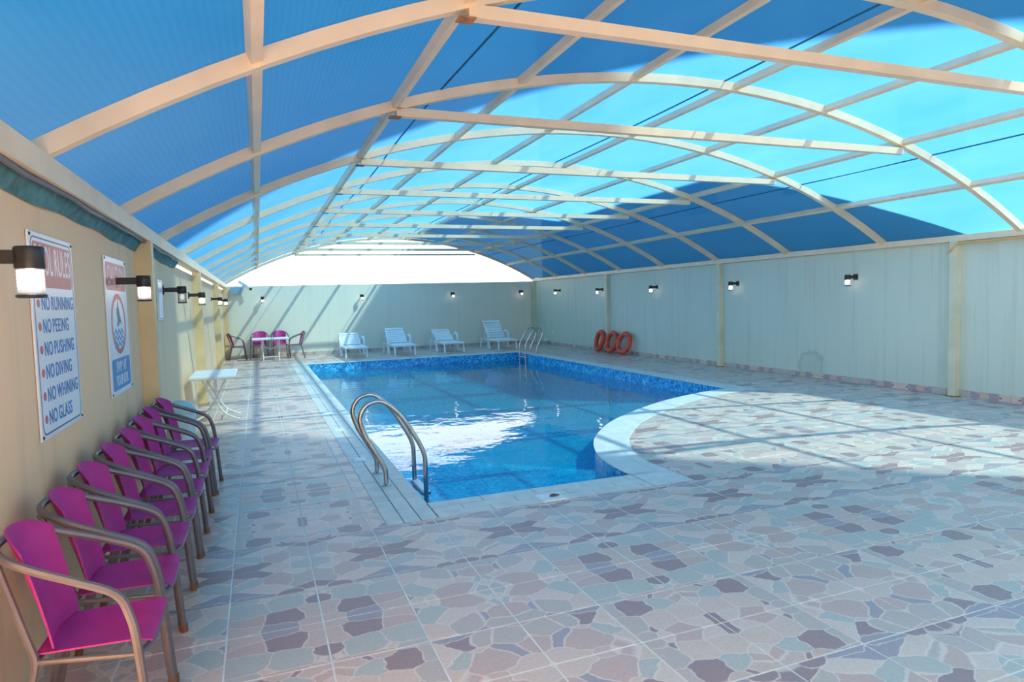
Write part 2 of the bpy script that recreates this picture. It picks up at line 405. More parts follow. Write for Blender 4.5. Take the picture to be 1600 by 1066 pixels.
# ------------------------------------------------------------------ pool outline
PX0, PX1, PY0, PY1 = 1.172, 7.356, 5.035, 18.616
curve_in = [(3.07, 5.035), (3.085, 5.45), (3.20, 5.92), (3.44, 6.43), (3.76, 6.88), (4.24, 7.40), (4.95, 7.95), (5.80, 8.47), (6.66, 8.83), (7.356, 9.02)]
curve = [(p.x, p.y) for p in catmull([(x, y, 0) for x, y in curve_in], 4)]
def offs(pts, d):
    out = []
    for i, p in enumerate(pts):
        a = Vector(pts[max(i-1, 0)]); b = Vector(pts[min(i+1, len(pts)-1)]); t = (b-a).normalized()
        out.append((p[0]+t.y*d, p[1]-t.x*d))
    return out
CW = .375                                           # coping width
cout = offs(curve, CW)
pool_poly = [(PX0, PY0)]+curve+[(PX1, PY1), (PX0, PY1)]

# floor bed (the joints you see between the tiles)
WZ = -.22
bed = MB()
BZ = -.0008; e_ = .02
bed.box(XL, PX0-e_, YN, YF, -.30, BZ); bed.box(PX0-e_, XR, YN, PY0-e_, -.30, BZ)
bed.box(PX0-e_, XR, PY1+e_, YF, -.30, BZ); bed.box(PX1+e_, XR, PY0-e_, PY1+e_, -.30, BZ)
bed.prism([(3.09, PY0-e_)]+offs(curve, e_)+[(PX1+e_, 9.04), (PX1+e_, PY0-e_)], -.30, BZ)
floor = struct(bed.build('floor', M['grout']), 'pool deck paved with crazy paving print tiles', 'floor')

def clip(poly, a, b, c):
    """keep the part where a*x+b*y<=c"""
    out = []
    for i in range(len(poly)):
        p, q = poly[i], poly[(i+1) % len(poly)]; dp = a*p[0]+b*p[1]-c; dq = a*q[0]+b*q[1]-c
        if dp <= 0: out.append(p)
        if (dp < 0 < dq) or (dq < 0 < dp):
            t = dp/(dp-dq); out.append((p[0]+(q[0]-p[0])*t, p[1]+(q[1]-p[1])*t))
    return out
def clip_convex(poly, conv):
    n = len(conv)
    for i in range(n):
        p, q = conv[i], conv[(i+1) % n]; a, b = q[1]-p[1], -(q[0]-p[0])
        poly = clip(poly, a, b, a*p[0]+b*p[1])
        if len(poly) < 3: return []
    return poly
def area(p): return .5*abs(sum(p[i][0]*p[(i+1) % len(p)][1]-p[(i+1) % len(p)][0]*p[i][1] for i in range(len(p))))
def ccw(p):
    a = sum(p[i][0]*p[(i+1) % len(p)][1]-p[(i+1) % len(p)][0]*p[i][1] for i in range(len(p)))
    return p if a > 0 else p[::-1]
xa, ya, yb, xb = PX0-CW-.004, PY0-CW-.004, PY1+CW+.004, PX1+CW+.004
pen = [p for p in offs(curve, CW+.006) if p[1] > ya+.02]
pen = [(pen[0][0], ya-.001)]+pen
pen = ccw([p for p in pen if p[0] < xb]+[(xb+.001, pen[-1][1]-.0), (xb+.001, ya-.001)])
rect = lambda x0, x1, y0, y1: [(x0, y0), (x1, y0), (x1, y1), (x0, y1)]
regions = [rect(XL+.004, xa, YN, YF-.004), rect(xa, XR-.004, YN, ya), rect(xa, XR-.004, yb, YF-.004), rect(xb, XR-.004, ya, yb), pen]
cells = []
g2 = .0045
for i in range(-4, 22):
    for j in range(-19, 48):
        x0, y0 = X0+i*TX, Y0+j*TY
        base = rect(x0+g2, x0+TX-g2, y0+g2, y0+TY-g2)
        ps = [q for q in (clip_convex(base, rg) for rg in regions) if len(q) > 2 and area(q) > 4e-4]
        if not ps: continue
        full = abs(sum(area(q) for q in ps)-area(base)) < 1e-5
        c = proj((x0+TX/2, y0+TY/2, 0)); size = 0
        if c and -60 < c[0] < 1660 and 0 < c[1] < 1130: size = sum(map(area, ps))*1.6/c[2]**3
        cells.append((size, x0, y0, ps, full))
cells.sort(key=lambda c: -c[0])
whole = MB().bbox(g2, TX-g2, g2, TY-g2, -.004, .0016, .001).mesh('tile', M['tile'])
rest = MB()
for k, (size, x0, y0, ps, full) in enumerate(cells):
    if k < 299 and size > 0:
        if full: o = link('tile', whole, floor); o.location = (x0, y0, random.uniform(-.0006, .0006))
        else:
            mb = MB()
            for q in ps: mb.prism([(a-x0, b-y0) for a, b in q], -.004, .0016)
            o = mb.build('tile', M['tile'], floor); o.location = (x0, y0, 0)
    else:
        for q in ps: rest.prism(q, -.004, .0016)
o = rest.build('tile', M['tile'], floor); o['kind'] = 'stuff'

jb = MB(); jz = (-.003, -.0002)
jb.box(PX0-CW, PX0-.02, PY0-CW, PY1+CW, *jz); jb.box(PX0-.02, 3.07, PY0-CW, PY0-.02, *jz)
jb.box(PX0-.02, PX1+CW, PY1+.02, PY1+CW, *jz); jb.box(PX1+.02, PX1+CW, 9.12, PY1+.02, *jz)
jb.build('joint_bed', M['coping_joint'], floor)
# coping: three narrow courses along the straight edges, wide slabs round the curve
def cop(poly, z=.004): return MB().prism(poly, -.004, z).build('coping_tile', M['coping'], floor)
NO = .012; rows = (( -NO, .118), (.128, .244), (.254, CW))
L = .45
def course_x(xs, xe, ysurf, sgn):      # along X, courses stepping away from the water in sgn*Y
    for ri, (a, b) in enumerate(rows):
        x = xs-(ri % 2)*L*.45
        while x < xe-.01:
            p, q = max(x, xs)+.004, min(x+L, xe)-.004; x += L
            if q-p < .03: continue
            y0, y1 = sorted((ysurf+sgn*a, ysurf+sgn*b)); cop(rect(p, q, y0, y1))
def course_y(ys, ye, xsurf, sgn):
    for ri, (a, b) in enumerate(rows):
        y = ys-(ri % 2)*L*.45
        while y < ye-.01:
            p, q = max(y, ys)+.004, min(y+L, ye)-.004; y += L
            if q-p < .03: continue
            x0, x1 = sorted((xsurf+sgn*a, xsurf+sgn*b)); cop(rect(x0, x1, p, q))
course_x(PX0+.0, 3.05, PY0, -1)
L = .6
course_y(PY0-CW, PY1+CW, PX0, -1)
L = .9
course_x(PX0, PX1, PY1, 1)
course_y(9.12, PY1+CW, PX1, 1)
NI = offs(curve, -NO); MI = offs(curve, .27); MO = offs(curve, .276); step = 3
for i in range(0, len(curve)-1, step):
    j = min(i+step, len(curve)-1)
    cop(NI[i:j+1]+MI[i:j+1][::-1]); cop(MO[i:j+1]+cout[i:j+1][::-1])
cop([(3.06, ya+.004), (cout[0][0], ya+.004), cout[0], (3.06, PY0+NO)])
cop([NI[-1], (PX1-NO, 9.118), (xb-.004, 9.118), (xb-.004, cout[-1][1]), cout[-1]])

# skirting tiles
def skirting(side, horizontal, a0, a1, fixed, sgn, m):
    holder = struct(MB().box(*((a0, a1, min(fixed, fixed+sgn*.004), max(fixed, fixed+sgn*.004)) if horizontal else (min(fixed, fixed+sgn*.004), max(fixed, fixed+sgn*.004), a0, a1)), .0, .10).build('baseboard_'+side, M['grout']),
        'low skirting of stone print tiles at the foot of the %s wall' % side, 'skirting')
    ln = .45; k = 0; a = a0
    me = (MB().box(.002, ln-.002, 0, .012, .005, .10) if horizontal else MB().box(0, .012, .002, ln-.002, .005, .10)).mesh('tile', m)
    while a+ln <= a1+.01:
        o = link('tile', me, holder)
        o.location = (a, fixed-(.012 if sgn < 0 else 0), 0) if horizontal else (fixed-(.012 if sgn < 0 else 0), a, 0)
        a += ln
skirting('right', False, .9, YF-.02, XR, -1, M['skirt_y'])
skirting('far', True, XL+.02, XR-.02, YF, -1, M['skirt_x'])

# ------------------------------------------------------------------ pool basin and water
pool = thing('swimming_pool', 'blue mosaic swimming pool filled with clear water, curved deck bulging into it', 'pool')
DEPTH = -1.45
n = len(pool_poly); v = [(x, y, -.004) for x, y in pool_poly]+[(x, y, DEPTH) for x, y in pool_poly]
mb = MB(); mb.add(v, [(i, n+i, n+(i+1) % n, (i+1) % n) for i in range(n)]); mb.build('basin_wall', M['mosaic'], pool)
mb = MB(); mb.prism(pool_poly, DEPTH-.1, DEPTH); mb.build('basin_floor', M['mosaic'], pool)
mb = MB(); mb.add([(x, y, WZ) for x, y in pool_poly], [tuple(range(n))]); mb.build('water', M['water'], pool)
# ------------------------------------------------------------------ canopy
canopy = thing('pool_canopy', 'arched cream steel canopy frame covered with blue shade net over the pool', 'canopy')
AX, AR, AZ = 4.309, 10.20, 3.79-10.20
def az(x): return AZ+sqrt(AR*AR-(x-AX)**2)
AX0, AX1 = -.95, 9.568
DY, YA = 2.073, 3.673
arch_y = [YA+DY*k for k in range(-1, 10)]
px = [.046, 1.19, 2.37, 3.60, 5.02, 6.248, 7.428, 8.572]
px = [.046, 1.19, 2.37, 3.60, 4.83, 6.07, 7.30, 8.50]
ap = [(AX0+(AX1-AX0)*i/40, 0, az(AX0+(AX1-AX0)*i/40)) for i in range(41)]
am = MB().tube(ap, 0, sq=(.07, .085)).mesh('arch_rib', M['steel'])
TZ = az(px[1])-.015
tm = MB().box(px[1]+.01, px[6]-.01, -.035, .035, TZ-.075, TZ).mesh('tie_beam', M['steel'])
gm = MB().box(px[1]-.05, px[1]+.05, -.045, .045, TZ-.085, TZ-.077).mesh('gusset_plate', M['rusty'])
for y in arch_y:
    o = link('arch_rib', am, canopy); o.location.y = y
    o = link('tie_beam', tm, canopy); o.location.y = y
    o = link('gusset_plate', gm, canopy); o.location.y = y; o['label'] = 'rust-stained joint plate'
for x in px:
    z = az(x); sl = -(x-AX)/sqrt(AR*AR-(x-AX)**2); a = math.atan(sl)
    q = MB()
    for k in range(len(arch_y)-1):
        q.box(-.03, .03, arch_y[k]+.036, arch_y[k+1]-.036, -.033, .033)
    o = q.build('purlin', M['steel'], canopy); o.location = (x, 0, z+.012); o.rotation_euler = (0, -a, 0)
yN, yE = arch_y[0]-.06, arch_y[-1]+.06
MB().box(XL-.02, XL+.12, yN, YF, 2.215, 2.33).build('eave_beam', M['steel'], canopy)
MB().box(XR-.08, XR+.06, yN, YF, 2.272, 2.36).build('eave_beam', M['steel'], canopy)
# shade net in four lengthwise widths, seams of dark cord
seams = [AX0-.06, 1.62, 4.67, 7.77, AX1+.02]
for a, b in zip(seams[:-1], seams[1:]):
    nx = max(6, int((b-a)/.28)); ny = (len(arch_y)-1)*8
    def fn(u, w, a=a, b=b):
        x = a+(b-a)*u; y = yN+(yE-yN)*w
        sag = .018*abs(sin(pi*(y-arch_y[0])/DY))
        return Vector((x, y, az(min(max(x, AX0-.06), AX1+.02))+.058-sag*.6))
    P = [[fn(i/nx, j/ny) for j in range(ny+1)] for i in range(nx+1)]
    q = MB(); q.add([p for r_ in P for p in r_], [(i*(ny+1)+j, (i+1)*(ny+1)+j, (i+1)*(ny+1)+j+1, i*(ny+1)+j+1) for i in range(nx) for j in range(ny)])
    q.build('shade_net', M['net'], canopy, True)
for x in seams[1:-1]:
    wob = random.uniform(0, 6)
    q = MB().tube([(x+.025*sin(y_*.9+wob), y_, az(x)+.042) for y_ in [yN+(yE-yN)*k/60 for k in range(61)]], .009, 5)
    q.build('net_seam', M['seam'], canopy)
# rolled net hem hanging under the left eave (stops where daylight shows through)
q = MB(); K = 90; ys = [-.4+(9.5+.4)*k/K for k in range(K+1)]
def hem(u, w):
    y = ys[min(K, int(round(w*K)))]
    return Vector((XL+.06-.05*u+.005*sin(y*6+u*3), y, 2.215-u*(.085+.008*sin(y*2.3)+.006*sin(y*7))))
q.sheet(hem, 3, K, .006); q.build('net_hem', M['net_fold'], canopy)
q = MB().tube([(XL+.085+.006*sin(k*1.7), -.4+k*.38, 2.205+.006*sin(k*2.3)) for k in range(26)], .014, 6); q.build('hem_pipe', M['tube'], canopy)
# posts on the left wall
for y in (1.3, 6.68, 12.1, 17.5, 22.2):
    p = MB().box(XL+.001, XL+.13, y-.07, y+.07, .004, 2.215).build('post', M['post'], canopy); p['label'] = 'tan painted post'
    MB().box(XL+.001, XL+.15, y-.09, y+.09, .003, .012).build('foot_plate', M['rusty'], p)
for y in (1.4, 6.62, 11.86, 16.85, 22.25):
    p = MB().box(XR-.10, XR-.001, y-.055, y+.055, .004, 2.272).build('post', M['post_pale'], canopy); p['label'] = 'pale cream post'
    MB().box(XR-.13, XR-.014, y-.08, y+.08, .003, .014).build('foot_plate', M['rusty'], p)
# sunlit line under the right beam, put in as an orange strip with turned-down end
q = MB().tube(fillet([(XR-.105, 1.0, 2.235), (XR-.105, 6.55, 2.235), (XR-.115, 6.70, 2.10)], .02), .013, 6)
tag(q.build('sunlit_strip', M['orange']), 'thin orange strip standing for the sunlit line along the top of the right wall to a post', 'sunlit_strip')

# neighbouring houses whose shadow falls across the canopy
def building(x0, x1, y0, y1, h, label):
    t = thing('building', label, 'building', None)
    MB().box(x0, x1, y0, y1, -.3, h-.5).build('wall', M['building'], t)
    MB().box(x0, x1, y0, y1, h-.5, h).build('parapet', M['building'], t)
    wm = MB().box(-.03, .0, 0, 1.1, 0, 1.2).mesh('window', M['dark_glass'])
    z = 3.6
    while z < h-2:
        y = y0+1
        while y < y1-1.5:
            o = link('window', wm, t); o.location = (x0, y, z); y += 2.6
        z += 3.1
building(10.2, 12.6, -7.6, -2.4, 22.5, 'tall sandstone building outside the right wall, nearest the viewer')
building(10.2, 18, 5.98, 11.8, 8.25, 'low sandstone house outside the middle of the right wall')
building(10.2, 18, 11.81, 23.0, 11.5, 'sandstone house outside the far end of the right wall')

# ------------------------------------------------------------------ chairs
def make_chair(label, group):
    t = thing('armchair', label, 'chair', group)
    # one bent tube: front foot, arm, round behind the back, other arm, other foot
    side = [(.205, .238, 0), (.175, .232, .40), (.155, .230, .53), (.115, .228, .615), (.0, .222, .675), (-.12, .205, .725), (-.21, .175, .765), (-.262, .105, .78)]
    path = [(x, -y, z) for x, y, z in side]+[(-.28, 0, .782)]+[(x, y, z) for x, y, z in side[::-1]]
    fr = MB().tube(catmull(path, 4), .0155, 8).build('arm_frame', M['tube'], t, True)
    for s in (-1, 1):
        MB().tube([(.2062, s*.2382, 0), (.204, s*.238, .035)], .018, 8).build('foot_cap', M['foot'], fr)
    for s in (-1, 1):
        q = MB().tube(fillet([(-.235, s*.195, 0), (-.145, s*.170, .40), (-.165, s*.165, .46), (-.258, s*.135, .775)], .04), .0135, 8)
        l = q.build('leg', M['tube'], t, True)
        MB().tube([(-.2352, s*.1952, 0), (-.228, s*.193, .03)], .0165, 8).build('foot_cap', M['foot'], l)
    q = MB().tube([(.178, -.228, .385), (-.14, -.17, .395)], .010, 8).tube([(.178, .228, .385), (-.14, .17, .395)], .010, 8)
    q.tube(catmull([(.178, -.228, .39), (.20, -.10, .375), (.20, .10, .375), (.178, .228, .39)], 5), .011, 8)
    q.tube([(-.145, -.17, .395), (-.145, .17, .395)], .010, 8)
    q.build('seat_rail', M['tube'], t, True)
    def seat(u, w):
        x = -.15+.365*u; hw = .158+.022*u; y = (w*2-1)*hw
        e = .012*max(0, u-.88)/.12
        return Vector((x, y, .418-.022*sin(pi*u)*(1-(w*2-1)**2)-e))
    MB().sheet(seat, 10, 8, .006).build('seat', M['fabric'], t, True)
    def back(u, w):
        yy = (u*2-1); top = .835-.055*abs(yy)**3.0; z = .43+(top-.43)*w
        cx = -.150-.110*w-.018*w*w
        return Vector((cx+.085*yy*yy*(.35+.65*w)+.024, yy*(.160+.012*w), z))
    MB().sheet(back, 12, 10, .006).build('backrest', M['fabric'], t, True)
    return t
G1 = 'magenta chairs along the left wall'
ords = ['magenta armchair nearest the viewer, front of the row along the left wall', 'second magenta armchair from the viewer along the left wall',
    'third magenta armchair from the viewer along the left wall', 'fourth magenta armchair from the viewer along the left wall',
    'fifth magenta armchair from the viewer along the left wall', 'sixth magenta armchair from the viewer along the left wall',
    'seventh magenta armchair from the viewer, second last of the left wall row', 'last magenta armchair of the left wall row, farthest from the viewer']
cy = [2.81, 3.31, 3.83, 4.33, 4.83, 5.33, 5.83, 6.34]
ch0 = make_chair(ords[0], G1); ch0.location = (-.62, cy[0], .003); ch0.rotation_euler = (0, 0, radians(-1))
for i in range(1, 8): dup(ch0, ords[i], (-.62+(.0, .004, -.006, .0, .006, .004, -.005, .02)[i], cy[i], .003), radians((0, 1, -1.5, 1, 0, -1, 1, -2)[i]))
G2 = 'magenta chairs round the far white table'
dup(ch0, 'magenta armchair left of the far corner table, in side view', (-.62, 21.72, .003), radians(4), G2).scale = (1.1, 1.12, 1)
dup(ch0, 'magenta armchair right of the far corner table, in side view', (1.05, 21.30, .003), radians(177), G2).scale = (1.1, 1.12, 1)
dup(ch0, 'magenta armchair behind the left half of the far corner table', (.02, 21.98, .003), radians(-92), G2).scale = (1.1, 1.12, 1)
dup(ch0, 'magenta armchair behind the right half of the far corner table', (.62, 21.92, .003), radians(-88), G2).scale = (1.1, 1.12, 1)

# ------------------------------------------------------------------ white folding tables
def make_table(label):
    t = thing('folding_table', label, 'table', 'white folding tables')
    q = MB().bbox(-.29, .29, -.52, .52, .635, .668, .006); q.box(-.28, .28, -.51, .51, .615, .636); q.build('tabletop', M['white_plastic'], t)
    for s in (-1, 1):
        for e in (-1, 1):
            yy = e*(.25 if s > 0 else .22)
            p = catmull([(-s*.17, yy, .622), (-s*.08, yy, .45), (s*.02, yy, .26), (s*.13, yy, .10), (s*.30, yy, .012)], 5)
            l = MB().tube(p, .013, 8).build('leg', M['white_metal'], t, True)
            MB().tube([(s*.285, yy, .017), (s*.315, yy, .015)], .016, 8).build('foot_cap', M['white_plastic'], l)
        w_ = .25 if s > 0 else .22
        MB().tube([(s*.13, -w_, .10), (s*.13, w_, .10)], .010, 8).build('stretcher', M['white_metal'], t)
    MB().tube(catmull([(0, -.20, .615), (0, -.18, .42), (0, 0, .34), (0, .18, .42), (0, .20, .615)], 5), .010, 8).build('brace', M['white_metal'], t, True)
    return t
tb = make_table('white folding table with crossed curved legs beside the left wall, past the chairs'); tb.location = (-.62, 10.35, .003)
dup(tb, 'white folding table in the far left corner with magenta chairs round it', (.32, 20.95, .003), radians(90))

# ------------------------------------------------------------------ sun loungers
def make_lounger(label, deg, loc):
    t = thing('sun_lounger', label, 'sun lounger', 'white loungers by the far wall', loc)
    Wd = .33; Hh = .33
    q = MB()
    for s in (-1, 1): q.bbox(s*Wd-.03 if s > 0 else -Wd, s*Wd if s > 0 else -Wd+.03, 0, 1.90, Hh-.05, Hh, .008)
    q.build('frame', M['white_plastic'], t)
    q = MB().bbox(-Wd+.03, Wd-.03, -.02, .05, Hh-.045, Hh-.002, .008)
    k = 0; y = .075
    while y < 1.10: q.bbox(-Wd+.031, Wd-.031, y, y+.085, Hh-.022, Hh-.004, .005); y += .108
    q.build('seat', M['white_plastic'], t)
    b = bpy.data.objects.new('backrest', None)
    q = MB(); LB = .80
    for s in (-1, 1): q.bbox(s*.30-.035 if s > 0 else -.30, s*.30 if s > 0 else -.30+.035, 0, LB, -.03, .01, .008)
    q.bbox(-.30, .30, LB-.10, LB, -.028, .011, .008)
    y = .03
    while y < LB-.14: q.bbox(-.264, .264, y, y+.085, -.010, .008, .005); y += .108
    o = q.build('backrest', M['white_plastic'], t); o.location = (0, 1.12, Hh+.01); o.rotation_euler = (radians(deg), 0, 0)
    hb = sin(radians(deg))*.5; 
    for s in (-1, 1):
        MB().tube([(s*.27, 1.12+cos(radians(deg))*.5, Hh+hb-.01), (s*.27, 1.62+.0, Hh-.02)], .012, 6).build('prop', M['white_plastic'], t)
    for s in (-1, 1):
        # sculpted arm: front leg, arched arm, back to the frame
        p = catmull([(s*.35, 1.02, 0), (s*.352, .97, .16), (s*.356, .93, .33), (s*.36, .95, .47), (s*.36, 1.06, .57), (s*.36, 1.22, .56), (s*.35, 1.38, .43), (s*.34, 1.46, .30)], 4)
        MB().tube(p, 0, sq=(.062, .04)).build('armrest', M['white_plastic'], t, True)
        MB().tube([(s*.345, .88, .0), (s*.34, .99, .29)], 0, sq=(.06, .04)).build('leg', M['white_plastic'], t)
        MB().tube([(s*.345, 1.80, 0), (s*.33, 1.72, .30)], 0, sq=(.05, .045)).build('leg', M['white_plastic'], t)
        MB().tube([(s*.31, .06, 0.0), (s*.31, .12, .29)], 0, sq=(.045, .04)).build('leg', M['white_plastic'], t)
    return t
make_lounger('white plastic lounger farthest left, back lying low, by the lit part of the far wall', 25, (2.70, 19.85, .003))
make_lounger('white plastic lounger second from left with half raised back', 34, (4.14, 19.72, .003))
make_lounger('white plastic lounger third from left, back lying low', 25, (5.70, 19.72, .003))
make_lounger('white plastic lounger farthest right with the steepest back, next to the pool ladder', 46, (7.50, 19.75, .003))

# ------------------------------------------------------------------ pool ladders
def make_ladder(label, loc, mirror):
    t = thing('pool_ladder', label, 'ladder', None, loc); s = -1 if mirror else 1
    pts = [(0, 0, 0), (0, 0, .15), (-.16, 0, .44), (-.205, 0, .60), (-.15, 0, .715), (-.04, 0, .75), (.06, 0, .70), (.17, 0, .58), (.30, 0, .36), (.355, 0, .24), (.355, 0, -.2), (.33, 0, -1.1)]
    for y in (-.235, .235):
        p = [Vector((s*a, y, c)) for a, _, c in pts]
        f = fillet(p[:3], .05)[:-1]+catmull(p[2:9], 5)[:-1]+fillet(p[8:], .07)
        rl = MB().tube(f, .021, 10).build('handrail', M['chrome'], t, True)
        MB().lathe([(.045, 0), (.045, .006), (.025, .018)], 14, (0, y, 0)).build('flange', M['chrome'], rl, True)
    for k, z in enumerate((-.115, -.40, -.68)):
        x = .352-.012*k
        st = MB().bbox(min(s*(x-.035), s*(x+.045)), max(s*(x-.035), s*(x+.045)), -.235, .235, z-.018, z+.012, .005).build('step', M['chrome'], t)
        MB().box(min(s*(x-.025), s*(x+.035)), max(s*(x-.025), s*(x+.035)), -.20, .20, z+.0125, z+.016).build('tread', M['white_plastic'], st)
    return t
make_ladder('bent stainless pool ladder at the near left corner of the pool', (.98, 5.935, .004), False)
make_ladder('bent stainless pool ladder at the far right corner of the pool', (7.65, 18.06, .004), True)

# ------------------------------------------------------------------ lifebuoys
def ring(label, y, yaw, tilt, x):
    R, r_ = .262, .074
    t = bpy.data.objects.new('lifebuoy', None); COL.objects.link(t); tag(t, label, 'lifebuoy', 'orange lifebuoys against the right wall')
    v = []; f = []; nu, nv = 32, 12
    for i in range(nu):
        a = 2*pi*i/nu
        for k in range(nv):
            b = 2*pi*k/nv; rr = R+r_*cos(b)*.95; v.append((r_*.9*sin(b), rr*cos(a), rr*sin(a)))
    for i in range(nu):
        for k in range(nv): f.append((i*nv+k, ((i+1) % nu)*nv+k, ((i+1) % nu)*nv+(k+1) % nv, i*nv+(k+1) % nv))
    MB().add(v, f).build('ring', M['buoy'], t, True)
    for k in range(4):
        a = pi/4+k*pi/2
        q = MB().tube([(r_*.99*sin(b)*.93, (R+r_*1.04*cos(b))*cos(a), (R+r_*1.04*cos(b))*sin(a)) for b in [2*pi*i/12 for i in range(12)]], .008, 6, closed=True)
        q.build('band', M['buoy'], t, True)
    t.location = (x, y, R*cos(tilt)+r_+.006); t.rotation_euler = (0, tilt, yaw)
    return t
ring('orange lifebuoy leaning on the right wall, leftmost of the three', 17.10, radians(-9), radians(13), 9.375)
ring('orange lifebuoy leaning on the right wall, middle of the three', 16.37, radians(-2), radians(15), 9.36)
ring('orange lifebuoy leaning on the right wall, rightmost of the three', 15.68, radians(4), radians(16), 9.35)

# ------------------------------------------------------------------ wall lamps (local x along wall, y up, z out)
ROTL = Matrix(((0, 0, 1), (1, 0, 0), (0, 1, 0)))          # left wall, facing +X
ROTR = Matrix(((0, 0, -1), (-1, 0, 0), (0, 1, 0)))        # right wall, facing -X
ROTF = Matrix(((1, 0, 0), (0, 0, -1), (0, 1, 0)))         # far wall, facing -Y
def make_lamp(label):
    t = thing('wall_lamp', label, 'wall lamp', 'wall lamps round the pool')
    MB().bbox(-.045, .045, -.05, .05, 0, .014, .004).build('back_plate', M['black'], t)
    MB().box(-.025, .025, -.022, .028, .014, .15).build('arm', M['black'], t)
    o = MB().lathe([(.047, -.042), (.05, -.038), (.05, .035), (.046, .042)], 20, (0, 0, -.19), 'Y').build('cap', M['black'], t, True)
    pr = []
    for k in range(7):
        pr += [(.043, -.045-.014*k), (.0455, -.052-.014*k)]
    v_ = MB().lathe(pr, 20, (0, 0, -.19), 'Y').build('glass', M['glass'], t, True)
    MB().lathe([(.044, -.152), (.051, -.148), (.051, -.140), (.044, -.138)], 20, (0, 0, -.19), 'Y').build('rim', M['black'], t, True)
    MB().lathe([(.008, -.045), (.02, -.062), (.024, -.085), (.016, -.108), (.003, -.116)], 12, (0, 0, -.19), 'Y').build('bulb', M['bulb'], t, True)
    # lathe 'Y' puts (r, h, r): mirror so that the lamp stands out from the wall (+z)
    for c in t.children: pass
    for c in bpy.data.objects:
        if c.parent == t and c.name.split('.')[0] in ('cap', 'glass', 'rim', 'bulb'):
            for vv in c.data.vertices: vv.co.z = -vv.co.z
            c.data.flip_normals()
    return t
def place(o, rot, loc): o.matrix_world = Matrix.Translation(loc) @ rot.to_4x4()
lamps = [
 (ROTL, (XL, 2.98, 1.81), 'black wall lamp in front of the pool rules sign, nearest the viewer'),
 (ROTL, (XL, 5.66, 1.82), 'black wall lamp on the left wall between the caution sign and first post'),
 (ROTL, (XL, 8.36, 1.82), 'unlit black wall lamp on the left wall past the first post'),
 (ROTL, (XL, 11.25, 1.81), 'lit wall lamp on the left wall just before the second post'),
 (ROTL, (XL, 16.6, 1.81), 'lit wall lamp on the left wall just before the third post'),
 (ROTL, (XL, 19.6, 1.81), 'lit wall lamp on the left wall nearest the far corner'),
 (ROTF, (.16, YF, 1.88), 'lit wall lamp on the far wall above the magenta chairs'),
 (ROTF, (3.27, YF, 1.88), 'lit wall lamp on the far wall above the leftmost lounger'),
 (ROTF, (6.41, YF, 1.88), 'lit wall lamp on the far wall above the third lounger'),
 (ROTF, (9.00, YF, 1.90), 'lit wall lamp at the right end of the far wall'),
 (ROTR, (XR, 20.13, 1.88), 'lit wall lamp on the right wall nearest the far corner'),
 (ROTR, (XR, 17.2, 1.84), 'lit wall lamp on the right wall above the lifebuoys'),
 (ROTR, (XR, 14.36, 1.83), 'lit wall lamp on the right wall between the lifebuoys and the middle post'),
 (ROTR, (XR, 11.33, 1.82), 'lit wall lamp on the right wall just right of the middle post'),
 (ROTR, (XR, 8.37, 1.83), 'lit wall lamp on the right wall nearest the viewer, above a dark stain')]
l0 = None
for i, (rot, loc, lab) in enumerate(lamps):
    if l0 is None: l0 = o = make_lamp(lab)
    else: o = dup(l0, lab, (0, 0, 0))
    place(o, rot, loc)
    if i == 2:
        for c in bpy.data.objects:
            if c.parent == o and c.name.startswith('bulb'): c.data = c.data.copy(); c.data.materials[0] = M['bulb_dim']

# ------------------------------------------------------------------ signs
FONT = None
def word_mesh(txt, size, bold):
    cu = bpy.data.curves.new('lettering', 'FONT'); cu.body = txt; cu.size = size; cu.extrude = .0006; cu.offset = bold; cu.space_character = 1.12
    o = bpy.data.objects.new('tmp', cu); COL.objects.link(o); bpy.context.view_layer.update()
    me = bpy.data.meshes.new_from_object(o.evaluated_get(bpy.context.evaluated_depsgraph_get()))
    COL.objects.unlink(o); bpy.data.objects.remove(o)
    return me
def text_mesh(txt, size, x, y, z, m, parent, name='lettering', sx=1.0, width=None, bold=.0):
    """one mesh per word"""
    ms = []; cur = 0
    for w in txt.split():
        me = word_mesh(w, size, bold); me.materials.clear(); me.materials.append(m)
        xs = [v.co.x for v in me.vertices]; lo, hi = min(xs), max(xs)
        for v in me.vertices: v.co.x -= lo
        ms.append((me, cur)); cur += hi-lo+size*.36
    k = width/(cur-size*.36) if width else sx
    for me, off in ms:
        for v in me.vertices: v.co.x *= k
        q = link(name, me, parent); q.location = (x+off*k, y, z)
def rrect(x0, x1, y0, y1, r_, n=5):
    out = []
    for cx, cy_, a0 in ((x1-r_, y1-r_, 0), (x0+r_, y1-r_, 90), (x0+r_, y0+r_, 180), (x1-r_, y0+r_, 270)):
        for k in range(n+1):
            a = radians(a0+90*k/n); out.append((cx+r_*cos(a), cy_+r_*sin(a)))
    return out
def ringstrip(o_, i_, z0, z1):
    q = MB(); n = len(o_); v = [(*p, z0) for p in o_]+[(*p, z0) for p in i_]+[(*p, z1) for p in o_]+[(*p, z1) for p in i_]
    f = []
    for a in range(n):
        b = (a+1) % n; f += [(2*n+a, 2*n+b, 3*n+b, 3*n+a), (a, b, 2*n+b, 2*n+a), (n+b, n+a, 3*n+a, 3*n+b)]
    return q.add(v, f)
